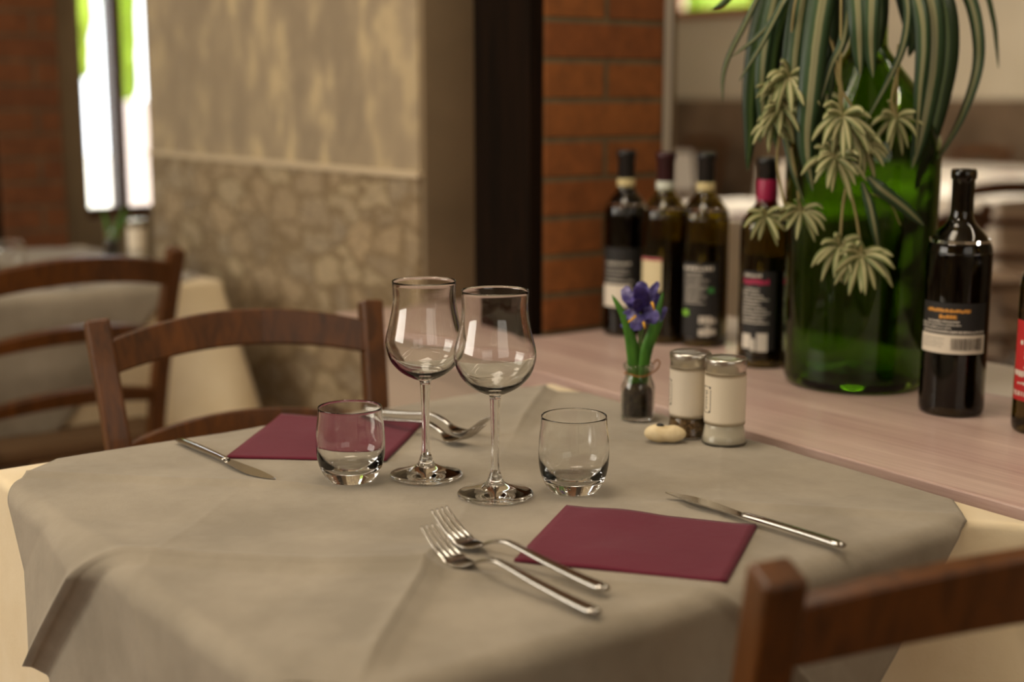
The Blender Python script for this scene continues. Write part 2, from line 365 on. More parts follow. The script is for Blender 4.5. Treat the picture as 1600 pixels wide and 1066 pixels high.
# ------------------------------------------------------------------ tables with cloths
def arc(d, r, flare=0, start=0):
    """overhang d -> (outward, down)"""
    L = r * pi / 2
    if d <= 0: return 0, 0
    if d < L: return r * sin(d / r), r * (1 - cos(d / r))
    return r + flare * (d - L), r + (d - L)
def overlay(name, rect, z, sums, difs, m, N=150, creases=(), skew=0, pin=None, r=.02):
    """a square cloth turned 45 degrees to the table: sums = range of x+y, difs = range of y-x"""
    x0, x1, y0, y1 = rect; x0 += r; x1 -= r; y0 += r; y1 -= r
    V, F = [], []
    for i in range(N + 1):
        p = sums[0] + (sums[1] - sums[0]) * i / N
        for j in range(N + 1):
            q = difs[0] + (difs[1] - difs[0]) * j / N
            x, y = (p - q) / 2, (p + q) / 2
            ox = x0 - x if x < x0 else (x - x1 if x > x1 else 0); sx = -1 if x < x0 else 1
            oy = y0 - y if y < y0 else (y - y1 if y > y1 else 0); sy = -1 if y < y0 else 1
            tight = oy > 0 and sy > 0 and pin
            wx = .05 + .09 * noise.noise(Vector((y * 6, 3.3, x * .3)))
            wy = .0 if tight else .05 + .09 * noise.noise(Vector((x * 6, 9.1, y * .3)))
            ax, dx = arc(ox, r, wx); ay, dy = arc(oy, r, wy)
            X = (x0 - ax if sx < 0 else x1 + ax) if ox > 0 else x
            Y = (y0 - ay if sy < 0 else y1 + ay) if oy > 0 else y
            h = .0
            for kind, pos, amp, wl, wr, gate in creases:
                o1, o2 = (p, q) if kind == 's' else (q, p); dd = abs(o1 - pos) / 1.414; wd = wl if o1 < pos else wr
                g_ = min(1, max(0, gate(o2)))
                h += g_ * amp * (.70 * max(0, 1 - dd / wd) + .30 * max(0, 1 - dd / (wd * .16)) ** 1.5)
            h += .0012 * noise.noise(Vector((x * 7, y * 7, 2.0)))
            Z = z - dx - dy
            if ox > 0 or oy > 0:
                k = min(1, (ox + oy) / .03)
                if not tight:
                    if ox > 0: X += sx * h * k * 2.2
                    if oy > 0: Y += sy * h * k * 2.2
                Z += h * (1 - k)
            else: Z += h
            Y += skew * (x + 1.13) * (y - y0) / (y1 - y0)
            V.append((X, Y, Z))
    for i in range(N):
        for j in range(N):
            a = i * (N + 1) + j; F.append((a, a + N + 1, a + N + 2, a + 1))
    o = link(name, mesh(name, V, F), m); mod(o, 'SOLIDIFY', thickness=.0007, offset=-1); return o
def basecloth(name, rect, z, drop, m, skew=0, pin=None, r=.010, seedv=0, fk=.34):
    x0, x1, y0, y1 = rect; ring = []
    cr = .012
    def side(pa, pb, nrm, n, tight):
        L = (Vector(pb) - Vector(pa)).length
        for i in range(n):
            t = i / n; p = Vector(pa).lerp(Vector(pb), t); dc = min(t, 1 - t) * L
            ring.append((p, Vector(nrm), dc, tight))
    def corner(c, a0, n=7, tight=False):
        for i in range(n):
            a = a0 + (pi / 2) * i / (n - 1) * .999
            ring.append((Vector(c) + Vector((cos(a), sin(a))) * cr, Vector((cos(a), sin(a))), 0, tight))
    n = 60
    corner((x1 - cr, y0 + cr), -pi / 2); side((x1, y0 + cr), (x1, y1 - cr), (1, 0), n, False)
    corner((x1 - cr, y1 - cr), 0, tight=pin); side((x1 - cr, y1), (x0 + cr, y1), (0, 1), n, bool(pin))
    corner((x0 + cr, y1 - cr), pi / 2, tight=pin); side((x0, y1 - cr), (x0, y0 + cr), (-1, 0), n, False)
    corner((x0 + cr, y0 + cr), pi); side((x0 + cr, y0), (x1 - cr, y0), (0, -1), n, False)
    V, F = [], []; R = len(ring)
    offs = [(None, 0)] + [(-r + r * sin(t), -r + r * cos(t)) for t in [k * pi / 2 / 6 for k in range(7)]] + [(0, -r - d) for d in [drop * k / 16 for k in range(1, 17)]]
    c0 = Vector(((x0 + x1) / 2, (y0 + y1) / 2))
    for o_, dz in offs:
        dn = max(0, -dz - r)
        for p, nrm, dc, tight in ring:
            if o_ is None:
                q = p.lerp(c0, .2); V.append((q.x, q.y + skew * (q.x + 1.13) * (q.y - y0) / (y1 - y0), z)); continue
            w = .5 + .5 * noise.noise(Vector((p.x * 5 + seedv, p.y * 5, 1.7)))
            fl = 0 if tight else (.015 + .04 * w + (fk if abs(nrm.x) > .75 else .0) * math.exp(-(dc / .075) ** 2))
            if tight and nrm.y < .95: fl = 0
            q = p + nrm * (o_ + fl * dn)
            if tight: q.y = min(q.y, y1)
            if pin and q.x > x1 - .03: q.x += .060 * math.exp(-((y1 - q.y) / .034) ** 2)
            zz = z + dz - (0 if tight else .03 * math.exp(-(dc / .09) ** 2) * dn / max(drop, .01))
            q.y += skew * (q.x + 1.13) * (q.y - y0) / (y1 - y0)
            V.append((q.x, q.y, zz))
    for k in range(len(offs) - 1):
        for i in range(R):
            j = (i + 1) % R; F.append((k * R + i, (k + 1) * R + i, (k + 1) * R + j, k * R + j))
    F.append(tuple(range(R)))
    me = mesh(name, V, F); o = link(name, me, m)
    mod(o, 'SOLIDIFY', thickness=.0012, offset=-1); return o
table_wood = wood('table_wood', srgb(80, 48, 26), srgb(112, 70, 38), .5, 0)
def table(label, rect, ztop, group=None, name='dining_table'):
    x0, x1, y0, y1 = rect; cx, cy = (x0 + x1) / 2, (y0 + y1) / 2
    t = empty(name, (cx, cy, 0), 0, label, 'table', group); hx, hy = (x1 - x0) / 2 - .006, (y1 - y0) / 2 - .006
    link('table_top', boxmesh('tt', -hx, hx, -hy, hy, ztop - .032, ztop, .008), table_wood, t, False)
    for sx in (-1, 1):
        for sy in (-1, 1):
            lx, ly = sx * (hx - .05), sy * (hy - .05)
            link('leg', boxmesh('lg', lx - .03, lx + .03, ly - .03, ly + .03, 0, ztop - .032, .004), table_wood, t, False)
    return t
RECT = (-1.514, -.752, .392, 1.178); SK = -.04
t = table('square dining table under the taupe cloth in the foreground', (RECT[0] + .012, RECT[1] - .012, RECT[2] + .012, RECT[3] - .022), .7455)
co = basecloth('tablecloth', (RECT[0] + .007, RECT[1] - .007, RECT[2] + .007, RECT[3] - .006), .7475, .38, cream_cloth_m, SK, True)
tag(co, 'cream tablecloth under the taupe one on the foreground table', 'tablecloth')
one = lambda v: 1
CR_ = [('s', -.333, .0095, .095, .017, lambda v: min((v - 1.215) / .08, max((1.64 - v) / .06, (v - 2.2) / .12))), ('s', -.333, .0012, .02, .02, lambda v: (v - 1.58) / .05 if v < 1.8 else (2.3 - v) / .1),
       ('d', 1.540, .0105, .015, .10, lambda v: (-.30 - v) / .05), ('d', 1.540, .0034, .010, .04, lambda v: (v + .36) / .05),
       ('d', 1.875, .0055, .010, .06, lambda v: max((-.52 - v) / .1, (v + .10) / .1)), ('d', 2.22, .0016, .03, .03, one), ('s', -.68, .0016, .04, .04, lambda v: (1.9 - v) / .2), ('s', .02, .0020, .04, .04, lambda v: (v - 1.75) / .1)]
go = overlay('table_topper', RECT, .7500, (-1.024, .357), (1.215, 2.577), grey_cloth_m, 330, CR_, SK, True)
tag(go, 'taupe square overlay cloth laid diagonally on the foreground table', 'tablecloth')

# table 2 by the window
R2 = (-3.70, -2.79, .10, 1.285)
table('dining table by the tall window at left', (R2[0] + .012, R2[1] - .012, R2[2] + .012, R2[3] - .012), .7455)
tag(basecloth('tablecloth', (R2[0] + .007, R2[1] - .007, R2[2] + .007, R2[3] - .007), .7475, .42, cream_cloth_m, seedv=4), 'cream tablecloth on the table by the tall window', 'tablecloth')
tag(overlay('table_topper', R2, .7505, (-3.32, -1.63), (2.99, 4.86), grey_cloth_m, 120, [('s', -2.4, .003, .04, .04, one), ('d', 3.9, .003, .04, .04, one)]), 'taupe overlay cloth on the table by the tall window', 'tablecloth')

# ------------------------------------------------------------------ sideboard
ef = lambda x: 1.192 - .04 * (x + 1.13) + .0015       # front edge line
sb = empty('sideboard', (-1.1, 1.5, 0), 0, 'long pale plank sideboard top carrying bottles and the big green bottle', 'sideboard')
def sbpart(name, me, m): 
    o = link(name, me, m, sb, False); o.location = (1.1, -1.5, 0); return o
xl, xr = -2.232, .6
tp = [(xl, ef(xl)), (xr, ef(xr)), (xr, 1.613), (-1.80, 1.613), (-1.80, 1.405), (-1.812, 1.383), (-1.988, 1.383), (-1.988, 1.70), (xl, 1.70)]
o = sbpart('worktop', poly_prism('wt', tp, .712, .75), plank); mod(o, 'BEVEL', width=.002, segments=2)
sbpart('back_strip', boxmesh('bs', -1.80, xr, 1.613, 1.80, .712, .751, .001), strip_m)
sbpart('cabinet', boxmesh('cb', xl, xr, 1.30, 1.37, 0, .712), mat('cabinet_paint', srgb(190, 170, 150), .6))

# ------------------------------------------------------------------ chairs
rush_m = mat('rush_seat', srgb(104, 78, 50), .8)
_w = nd(rush_m, 'ShaderNodeTexWave', Scale=60.0); lk(rush_m, coords(rush_m), _w.inputs['Vector']); bump(rush_m, _w.outputs['Fac'], .5, .003)
def make_chair(label, group):
    r_ = empty('dining_chair', (0, 0, 0), 0, label, 'chair', group)
    HW = .197
    for s in (-1, 1):     # rear posts: straight below the seat, splayed and leaning back above it
        path = spline([(s * (HW - .035), -.012, 0), (s * (HW - .032), 0, .25), (s * (HW - .028), 0, .45), (s * (HW - .012), .036, .68), (s * HW, .085, .852)], 6)
        n = len(path); w = [.032] * n; tk = [.030] * n
        o = link('post', sweep('post', path, w, tk, side=Vector((1, 0, 0)), n=4, pw=400), chair_wood, r_); mod(o, 'BEVEL', width=.0045, segments=3, limit_method='ANGLE', angle_limit=.7, harden_normals=True)
    def rail(zc, hh, yb, hw, rise, name='back_rail', thick=.018):
        pts, n = [], 15
        for i in range(n):
            t = -1 + 2 * i / (n - 1); pts.append(Vector((t * hw, yb + .028 * (1 - t * t), zc + rise * (1 - t * t))))
        lean = Vector((0, .20, .98))
        me = sweep(name, pts, [hh - .006 * abs(-1 + 2 * i / (n - 1)) ** 2 for i in range(n)], [thick] * n, side=lean, n=4, pw=400)
        o = link(name, me, chair_wood, r_); mod(o, 'BEVEL', width=.0035, segments=3, limit_method='ANGLE', angle_limit=.7, harden_normals=True); return o
    rail(.801, .052, .070, .186, .024); rail(.675, .032, .035, .177, .022); rail(.548, .032, .010, .168, .020)
    link('seat', boxmesh('seat', -.205, .205, -.40, -.01, .435, .47, .014, 3), rush_m, r_)
    for s in (-1, 1):
        link('leg', sweep('leg', [Vector((s * .18, -.385, 0)), Vector((s * .18, -.385, .445))], [.030, .036], [.030, .036], side=Vector((1, 0, 0)), n=12, pw=5), chair_wood, r_)
        for zz in (.16, .30):
            link('stretcher', boxmesh('st', s * .18 - .009, s * .18 + .009, -.385, -.005, zz, zz + .022, .004), chair_wood, r_)
    for y, zz in ((-.385, .26), (-.005, .24)):
        link('stretcher', boxmesh('st', -.175, .175, y - .009, y + .009, zz, zz + .024, .004), chair_wood, r_)
    return r_
def place_chair(c, xc, yc, th, label=None, scale=None):
    """xc, yc: middle of the back at the top"""
    y = Vector((-sin(th), cos(th))) * .085
    c.location = (xc - y.x, yc - y.y, 0); c.rotation_euler = (0, 0, th)
    if label: c['label'] = label
    return c
ch = make_chair('brown wooden chair behind the foreground table, its back between table and stone wall', 'wooden ladder-back chairs')
place_chair(ch, -1.768, .8285, radians(80.4))
c = copy_tree(ch); place_chair(c, -2.572, .877, radians(-90), 'brown wooden chair at the window table, seen at the left edge')
c = copy_tree(ch); place_chair(c, -.51, .82, radians(-107.5), 'blurred brown wooden chair back in the lower right corner, nearest the camera')

# ------------------------------------------------------------------ glasses
GL = 'glasses on the foreground table'
bowl = smoothprof([(0, .1095), (.010, .1105), (.024, .1165), (.0345, .127), (.0398, .140), (.0398, .150), (.0368, .163), (.0335, .178), (.0320, .192), (.0327, .2075)], 6)
bowl += smoothprof([(.0331, .2092), (.0335, .2084), (.0330, .192), (.0345, .178), (.0378, .163), (.0408, .150), (.0409, .139), (.0358, .1248), (.0255, .1135), (.0135, .1065), (.0066, .1035), (.0055, .100)], 6)
stem = smoothprof([(.0055, .100), (.0049, .092), (.0042, .070), (.0039, .045), (.0043, .030), (.0052, .024)], 4)
foot = smoothprof([(.0052, .024), (.0078, .0165), (.0105, .0125), (.0185, .0085), (.030, .0048), (.0378, .0026), (.0385, .0014), (.0378, .0004)], 5) + [(.030, .0003), (.015, .0008), (0, .0012)]
def wine_glass(x, y, rz, label):
    g = empty('wine_glass', (x, y, .7513), rz, label, 'wine glass', 'stemmed wine glasses')
    return g
def wg_parts(g):
    link('bowl', lathe('bowl', bowl, 96), glass, g); link('stem', lathe('stem', stem, 48), glass, g); link('foot', lathe('foot', foot, 96), glass, g)
g1 = wine_glass(*gp(774, 775)[:2], 0, 'right-hand stemmed wine glass, nearer of the two tulip glasses'); wg_parts(g1)
g2 = copy_tree(g1); p = gp(666, 745); g2.location = (p.x, p.y, .7513); g2['label'] = 'left-hand stemmed wine glass, further of the two tulip glasses'
tin = [(0, .0115), (.012, .0118), (.021, .0135), (.0285, .019), (.0335, .029), (.0349, .040), (.0344, .055), (.0330, .068), (.0326, .0778)]
tout = [(.0331, .0787), (.0336, .0778), (.0342, .068), (.0357, .055), (.0363, .042), (.0358, .028), (.0335, .0165), (.0300, .0085), (.0268, .0035), (.0255, .0010)]
tum_prof = smoothprof(tin, 5) + smoothprof(tout, 5) + [(.024, .0003), (.010, .0010), (0, .0014)]
p = gp(896, 768)
tum = link('tumbler', lathe('tumbler', tum_prof, 96), glass, loc=(p.x, p.y, .7513)); tag(tum, 'short clear tumbler to the right of the wine glasses', 'tumbler', 'clear tumblers')
p = gp(549, 751); tu = tum.copy(); COL.objects.link(tu); tu.location = (p.x, p.y, .7513); tu['label'] = 'short clear tumbler standing before the left napkin'

# ------------------------------------------------------------------ napkins
def napkin(name, c4, z, label, fold=.0006, seed=1, layers=2):
    N = 26; V, F = [], []; c = [Vector((p[0], p[1])) for p in c4]; ms = []
    for L in range(layers):
        V, F = [], []
        for i in range(N + 1):
            for j in range(N + 1):
                u, v = i / N, j / N; uu = u * (1 - .006 * L) ; 
                q = c[0].lerp(c[1], uu).lerp(c[3].lerp(c[2], uu), v)
                e = min(u, 1 - u, v, 1 - v)
                lift = .0026 * max(0, noise.noise(Vector((q.x * 13 + seed, q.y * 13, L * .2)))) + .0012 * (u > .9) * (u - .9) * 10
                V.append((q.x, q.y, z + .0012 * L + lift))
        for i in range(N):
            for j in range(N):
                a = i * (N + 1) + j; F.append((a, a + N + 1, a + N + 2, a + 1))
        ms.append(mesh('n', V, F))
    o = link(name, join(name, ms), napkin_m); mod(o, 'SOLIDIFY', thickness=.0009, offset=1); return tag(o, label, 'napkin', 'burgundy paper napkins')
napkin('napkin', [gp(885, 793), gp(1183, 825), gp(1136, 914), gp(803, 879)], .7514, 'burgundy paper napkin at the right-hand place setting')
napkin('napkin', [gp(440, 650), gp(660, 666), gp(603, 723), gp(353, 717)], .7514, 'burgundy paper napkin at the far place, seen through the left tumbler', seed=5)

# ------------------------------------------------------------------ cutlery (local x from handle end to tip)
def fork_parts(f):
    hp = spline([(0, 0, .0045), (.03, 0, .0065), (.07, 0, .0105), (.098, 0, .0142), (.117, 0, .0158), (.133, 0, .0128), (.147, 0, .0070)], 6); n = len(hp)
    w = []; tk = []
    for q in hp:
        x = q.x
        w.append(.0068 + .0066 * max(0, 1 - x / .118) if x > .006 else .0085 + .0046 * x / .006)
        tk.append(.0056 - .0026 * (x / .15) if x > .004 else .0040)
    link('handle', sweep('handle', hp, w, tk, n=16, pw=2.4), steel, f)
    ms = []; hd = spline([(.146, 0, .0072), (.152, 0, .0040), (.160, 0, .0023), (.170, 0, .0028), (.178, 0, .0055)], 5)
    wd = [.0062 + (.0235 - .0062) * min(1, max(0, (q.x - .146) / .016)) ** .75 for q in hd]
    ms.append(sweep('hd', hd, wd, [.0018] * len(hd), n=20, pw=3.5))
    for k in (-1.5, -.5, .5, 1.5):
        y = k * .0062
        tp_ = spline([(.1755, y, .0046), (.185, y, .0090), (.196, y * .97, .0165), (.208, y * .95, .0262)], 5)
        ms.append(sweep('tn', tp_, [.0037 - .0017 * i / (len(tp_) - 1) for i in range(len(tp_))], [.0020 - .0008 * i / (len(tp_) - 1) for i in range(len(tp_))], n=10, pw=2.6))
    link('head', join('head', ms), steel, f)
def lay(o, a, b, z):
    a, b = Vector(a[:2]), Vector(b[:2]); d = b - a; o.location = (a.x, a.y, z); o.rotation_euler[2] = math.atan2(d.y, d.x); return o
FK = 'dinner forks'
f1 = empty('fork', (0, 0, 0), 0, 'steel fork lying across the corner of the right napkin', 'fork', FK); fork_parts(f1)
lay(f1, gp(948, 935), (-1.0, .664), .7530)
f2 = copy_tree(f1); f2['label'] = 'steel fork at the front, nearest the camera, beside its twin'; lay(f2, gp(934, 969), (-.976, .632), .7512)
f3 = copy_tree(f1); f3['label'] = 'nearer of the two steel forks behind the wine glasses'; E3 = gp(566, 659); lay(f3, E3, E3 + Vector((cos(radians(10)), sin(radians(10)), 0)), .7530)
f4 = copy_tree(f1); f4['label'] = 'further of the two steel forks behind the wine glasses'; E3 = gp(572, 648); lay(f4, E3, E3 + Vector((cos(radians(13)), sin(radians(13)), 0)), .7525)
def knife_parts(k):
    hp = spline([(0, 0, .004), (.04, 0, .0048), (.09, 0, .0048), (.118, 0, .0042)], 6)
    w = [(.0075 + .0035 * min(1, q.x / .008)) - .002 * q.x / .118 for q in hp]; tk = [.0035 + .0030 * min(1, q.x / .01) - .0018 * q.x / .118 for q in hp]
    link('handle', sweep('handle', hp, w, tk, n=16, pw=2.4), steel, k)
    # flat blade with curved edge and scalloped teeth on -y
    V, F = [], []; n = 60
    for i in range(n + 1):
        t = i / n; x = .113 + .105 * t
        top = .0042 + .0035 * sin(t * pi * .5) - .0045 * max(0, (t - .55) / .45) ** 2
        bot = -.0042 - .0065 * sin(min(1, t * 1.5) * pi / 2) + .0118 * max(0, (t - .55) / .45) ** 2.2
        if .3 < t < .97: bot += .0005 * (i % 2)
        V += [(x, top, .0030), (x, top, .0044), (x, bot, .0036), (x, bot, .0038)]
    for i in range(n):
        a, b = i * 4, i * 4 + 4
        F += [(a, b, b + 1, a + 1), (a + 1, b + 1, b + 3, a + 3), (a + 3, b + 3, b + 2, a + 2), (a + 2, b + 2, b, a)]
    F += [(0, 1, 3, 2), (n * 4, n * 4 + 2, n * 4 + 3, n * 4 + 1)]
    me = mesh('blade', V, F); link('blade', me, steel, k, False)
k1 = empty('knife', (0, 0, 0), 0, 'steel knife to the right of the front napkin, blade on its edge', 'knife', 'table knives'); knife_parts(k1)
lay(k1, gp(1318, 866), gp(1041, 779), .7535); k1.scale = (1, -1, 1)
k1.scale = (1, 1, 1)
k2 = copy_tree(k1); k2['label'] = 'steel knife at the far left of the table beside the left napkin'; lay(k2, gp(279, 694), gp(423, 755), .7512)

# ------------------------------------------------------------------ shakers, pebble
cap_m = steel_brushed; sleeve_m = mat('white_ceramic', srgb(222, 210, 188), .45); sleeve2_m = mat('white_ceramic_shaded', srgb(205, 194, 176), .5)  # sleeve2_m: darker copy of the white sleeve, its shade put into the colour
salt_m = mat('salt', srgb(232, 222, 202), .8); pepper_m = mat('pepper', srgb(104, 78, 46), .9)
_n = noisetex(pepper_m, coords(pepper_m), 380, 3); lk(pepper_m, ramp(pepper_m, _n, [(.35, srgb(66, 48, 28)), (.65, srgb(142, 110, 70))]), P(pepper_m).inputs['Base Color'])
ink_m = mat('dark_print', srgb(60, 54, 48), .6)
def cyl_patch(name, r, a0, a1, z0, z1, n=14):
    V, F = [], []
    for i in range(n + 1):
        a = a0 + (a1 - a0) * i / n
        V += [(r * cos(a), r * sin(a), z0), (r * cos(a), r * sin(a), z1)]
    for i in range(n): F.append((2 * i, 2 * i + 2, 2 * i + 3, 2 * i + 1))
    return mesh(name, V, F)
FACE = math.atan2(-.5948, .8039)        # bearing from an object toward the camera
def shaker(p, fill, label, logo_ang, sl):
    g = empty('shaker', (p.x, p.y, .7513), 0, label, 'shaker', 'salt and pepper shakers')
    link('glass_base', lathe('gb', smoothprof([(0, .0022), (.018, .0022), (.0236, .004), (.0226, .012), (.0212, .022), (.0205, .03), (.0205, .088)], 3) + smoothprof([(.0222, .088), (.0222, .03), (.0228, .022), (.0244, .012), (.0262, .0035), (.0258, .0008)], 3) + [(0, .0005)], 64), glass_thin, g)
    link('filling', lathe('fl', [(0, .0025), (.0242, .0032), (.0232, .012), (.0218, .022), (.0213, .03), (.0213, .05), (0, .05)], 48), fill, g)
    link('sleeve', lathe('sl', smoothprof([(.0226, .0262), (.0238, .0258), (.0240, .030), (.0240, .080), (.0239, .0845), (.0228, .0848)], 3), 64), sl, g)
    link('cap', lathe('cap', [(.0222, .0840), (.0234, .0842), (.0234, .0925), (.0239, .0932), (.0243, .0945), (.0243, .1000), (.0238, .1015), (.0225, .1015), (.0215, .1003), (.008, .1008), (.0, .1010)], 64), cap_m, g)
    ms = []; a = FACE + logo_ang; R = .02415
    for da, z0, z1, wd in ((-.30, .042, .066, .035), (.30, .042, .066, .035)): ms.append(cyl_patch('l', R, a + da - wd / 2, a + da + wd / 2, z0, z1, 3))
    for z in (.0385, .0690): ms.append(cyl_patch('l', R, a - .2, a + .2, z, z + .0007, 6))
    for s in (-1, 1):
        for z in (.0392, .0672): ms.append(cyl_patch('l', R, a + s * .25 - .05, a + s * .25 + .05, z + (0 if z > .05 else 0), z + .0026, 3)) 
    rr = random.Random(3); z = .043
    while z < .064:
        h = rr.uniform(.0015, .003); ms.append(cyl_patch('l', R, a - .12, a - .12 + rr.uniform(.12, .24), z, z + h * .4, 3)); z += h
    link('printed_badge', join('l', ms), ink_m, g)
    return g
shaker(gp(1131, 694), salt_m, 'salt shaker filled with white salt, nearer and brighter of the pair', -1.22, sleeve_m)
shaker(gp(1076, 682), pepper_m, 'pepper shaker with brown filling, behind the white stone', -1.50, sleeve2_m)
bm = bmesh.new(); bmesh.ops.create_uvsphere(bm, u_segments=48, v_segments=28, radius=1)
for v in bm.verts:
    p = v.co; x, y, z = p.x * .0245, p.y * .0135, p.z * .0112
    pinch = 1 - .16 * math.exp(-((p.x - .05) / .28) ** 2)
    k = 1 + .05 * noise.noise(p * 1.7)
    z *= pinch * k; y *= k * (1 - .05 * p.x)
    if p.z > 0: z += .0012 * math.exp(-((p.x + .6) / .35) ** 2)
    v.co = (x, y, max(z, -.0100) + .0104)
me = bpy.data.meshes.new('pebble'); bm.to_mesh(me); bm.free()
peb_m = mat('ivory_stone', srgb(222, 204, 164), .5); _n = noisetex(peb_m, coords(peb_m), 60, 4); lk(peb_m, ramp(peb_m, _n, [(.3, srgb(204, 182, 138)), (.7, srgb(228, 212, 176))]), P(peb_m).inputs['Base Color'])
p = gp(1039, 693); pb = link('pebble', me, peb_m, loc=(p.x, p.y, .7515)); pb.rotation_euler[2] = math.atan2(.8039, .5948) - .12
tag(pb, 'smooth ivory stone with a dark spot, lying before the pepper shaker', 'stone')
ds = lathe('spot', [(0, .0226), (.002, .0225), (.0038, .0217), (.0048, .0200)], 24); xform(ds, Matrix.Translation((-.006, -.003, .0004)) @ Matrix.Diagonal((1, .7, 1, 1)))
link('dark_spot', ds, mat('black_gloss', (.01, .01, .01, 1), .08), pb)

# ------------------------------------------------------------------ iris in a little jar
p = gp(996, 656)
jar = empty('jar', (p.x, p.y, .7513), 0, 'small glass bottle jar with twine round its neck holding the iris', 'jar')
jout = [(0, .0004), (.0175, .0006), (.0205, .003), (.0212, .010), (.0214, .034), (.0205, .044), (.0168, .054), (.0155, .059), (.0168, .0625), (.0190, .0655), (.0192, .0690), (.0180, .0705)]
jin = [(.0168, .0700), (.0166, .066), (.0142, .060), (.0150, .054), (.0186, .044), (.0196, .034), (.0194, .010), (.0180, .0045), (0, .0040)]
link('glass_body', lathe('jar', smoothprof(jout, 3) + smoothprof(jin, 3), 64), glass_thin, jar)
soil_m = mat('dark_soil', srgb(30, 22, 16), .95); _n = noisetex(soil_m, coords(soil_m), 160, 4)
lk(soil_m, ramp(soil_m, _n, [(.35, srgb(14, 11, 8)), (.55, srgb(52, 36, 24)), (.72, srgb(74, 70, 36))]), P(soil_m).inputs['Base Color'])
so = link('filling', lathe('soil', smoothprof([(0, .0046), (.0165, .0050), (.0186, .010), (.0187, .030), (.0172, .038), (.010, .044), (0, .046)], 4), 40), soil_m, jar)
tw = [(.0172 * cos(a), .0172 * sin(a), .0585 + .0012 * sin(a * 3)) for a in [i * 2 * pi / 40 for i in range(41)]]
twm = mat('twine', srgb(150, 102, 54), .9)
lp = [(.0165, .006, .059), (.022, .010, .064), (.0245, .011, .0715), (.021, .010, .075), (.0175, .007, .070), (.0165, .006, .062)]
tl = join('tw', [tube('t', tw, .0010, 8), xform(tube('t', spline(lp, 5), .0009, 6), Matrix.Rotation(.55, 4, 'Z'))])
link('twine', tl, twm, jar)
def ribbon(name, path, width, out, prof=None, fold=.18, n_across=4, twist=0):
    """leaf along a path; 'out' faces the viewer side; returns a mesh with UV across"""
    V, F, UV = [], [], []; N = len(path)
    for i, q in enumerate(path):
        t = (path[min(i + 1, N - 1)] - path[max(i - 1, 0)]).normalized()
        s = t.cross(out).normalized()
        u = i / (N - 1)
        if twist: s = Matrix.Rotation(twist * u, 3, t) @ s
        nrm = s.cross(t)
        w = width * (prof(u) if prof else sin(pi * min(1, .12 + .88 * u)) ** .55)
        for k in range(n_across + 1):
            c = k / n_across * 2 - 1
            V.append(q + s * (c * w / 2) - nrm * (-(1 - abs(c)) * w * fold)); UV.append(((c + 1) / 2, u))
    m = n_across + 1
    for i in range(N - 1):
        for k in range(n_across): a = i * m + k; F.append((a, a + 1, a + m + 1, a + m))
    return mesh(name, V, F, UV)
iris = empty('iris_flower', (p.x, p.y, .7513 + .040), 0, 'purple artificial iris with two blade leaves standing in the jar', 'flower')
irleaf = mat('iris_leaf', srgb(58, 112, 22), .5); _n = noisetex(irleaf, coords(irleaf, (1, 1, .2)), 90, 3); lk(irleaf, ramp(irleaf, _n, [(.3, srgb(40, 88, 14)), (.7, srgb(82, 138, 36))]), P(irleaf).inputs['Base Color'])
stemm = mat('iris_stem', srgb(96, 124, 60), .6)
pet = mat('iris_petal', srgb(66, 54, 140), .6); _n = noisetex(pet, coords(pet), 55, 4); lk(pet, ramp(pet, _n, [(.3, srgb(48, 38, 92)), (.5, srgb(92, 84, 148)), (.68, srgb(160, 154, 196))]), P(pet).inputs['Base Color'])
petd = mat('iris_fall', srgb(44, 26, 96), .55); _n = noisetex(petd, coords(petd), 40, 4); lk(petd, ramp(petd, _n, [(.35, srgb(34, 18, 80)), (.7, srgb(82, 66, 150))]), P(petd).inputs['Base Color'])
yel = mat('iris_beard', srgb(226, 170, 50), .7)
cam_out = Vector((.8039, -.5948, .15)).normalized(); RT = Vector((.5948, .8039, 0))
def L3(r, u, o=0): return RT * r + Vector((0, 0, u)) + Vector((.8039, -.5948, 0)) * o
def lobj(name, me, m, par, th=.0005):
    o = link(name, me, m, par); mod(o, 'SOLIDIFY', thickness=th, offset=0); return o
SC = 1 / 1330.0
def ip(px, py, o=0): return L3((px - 996) * SC, (655 - py) * SC * 1.015 - .040, o)
lf = lambda u: (1 - u) ** .55 * (.75 + .5 * min(1, u * 3))
lobj('leaf', ribbon('lf', spline([ip(988, 600), ip(985, 540, .004), ip(972, 488, .006), ip(950, 448, .004)], 6), .0150, cam_out, lf, .15), irleaf, iris)
lobj('leaf', ribbon('lf', spline([ip(994, 600), ip(992, 548, .001), ip(980, 505, .001), ip(968, 478, .0)], 6), .011, cam_out, lf, .15), irleaf, iris)
lobj('leaf', ribbon('lf', spline([ip(1002, 600), ip(1008, 540, .006), ip(1022, 490, .010), ip(1034, 443, .006)], 6), .0150, cam_out, lf, .15), irleaf, iris)
lobj('leaf', ribbon('lf', spline([ip(1006, 600), ip(1012, 545, -.004), ip(1030, 500, -.004), ip(1036, 472, -.004)], 6), .010, cam_out, lf, .15), irleaf, iris)
for px_, py_ in ((998, 478), (1006, 470)):
    link('stem', tube('st', spline([ip(997, 620), ip(996, 560), ip((996 + px_) / 2, 520), ip(px_, py_)], 5), .0014, 8), stemm, iris)
def petal(pts, w, m, out=cam_out, pr=None, wavy=.0012, name='petal'):
    path = spline(pts, 6); me = ribbon('pt', path, w, out, pr or (lambda u: sin(pi * min(1, .1 + .86 * u)) ** .6), -.12, 8)
    for i, v in enumerate(me.vertices): v.co += Vector((noise.noise(v.co * 260) * wavy, noise.noise(v.co * 260 + Vector((5, 0, 0))) * wavy, noise.noise(v.co * 200) * wavy))
    return lobj(name, me, m, iris, .0004)
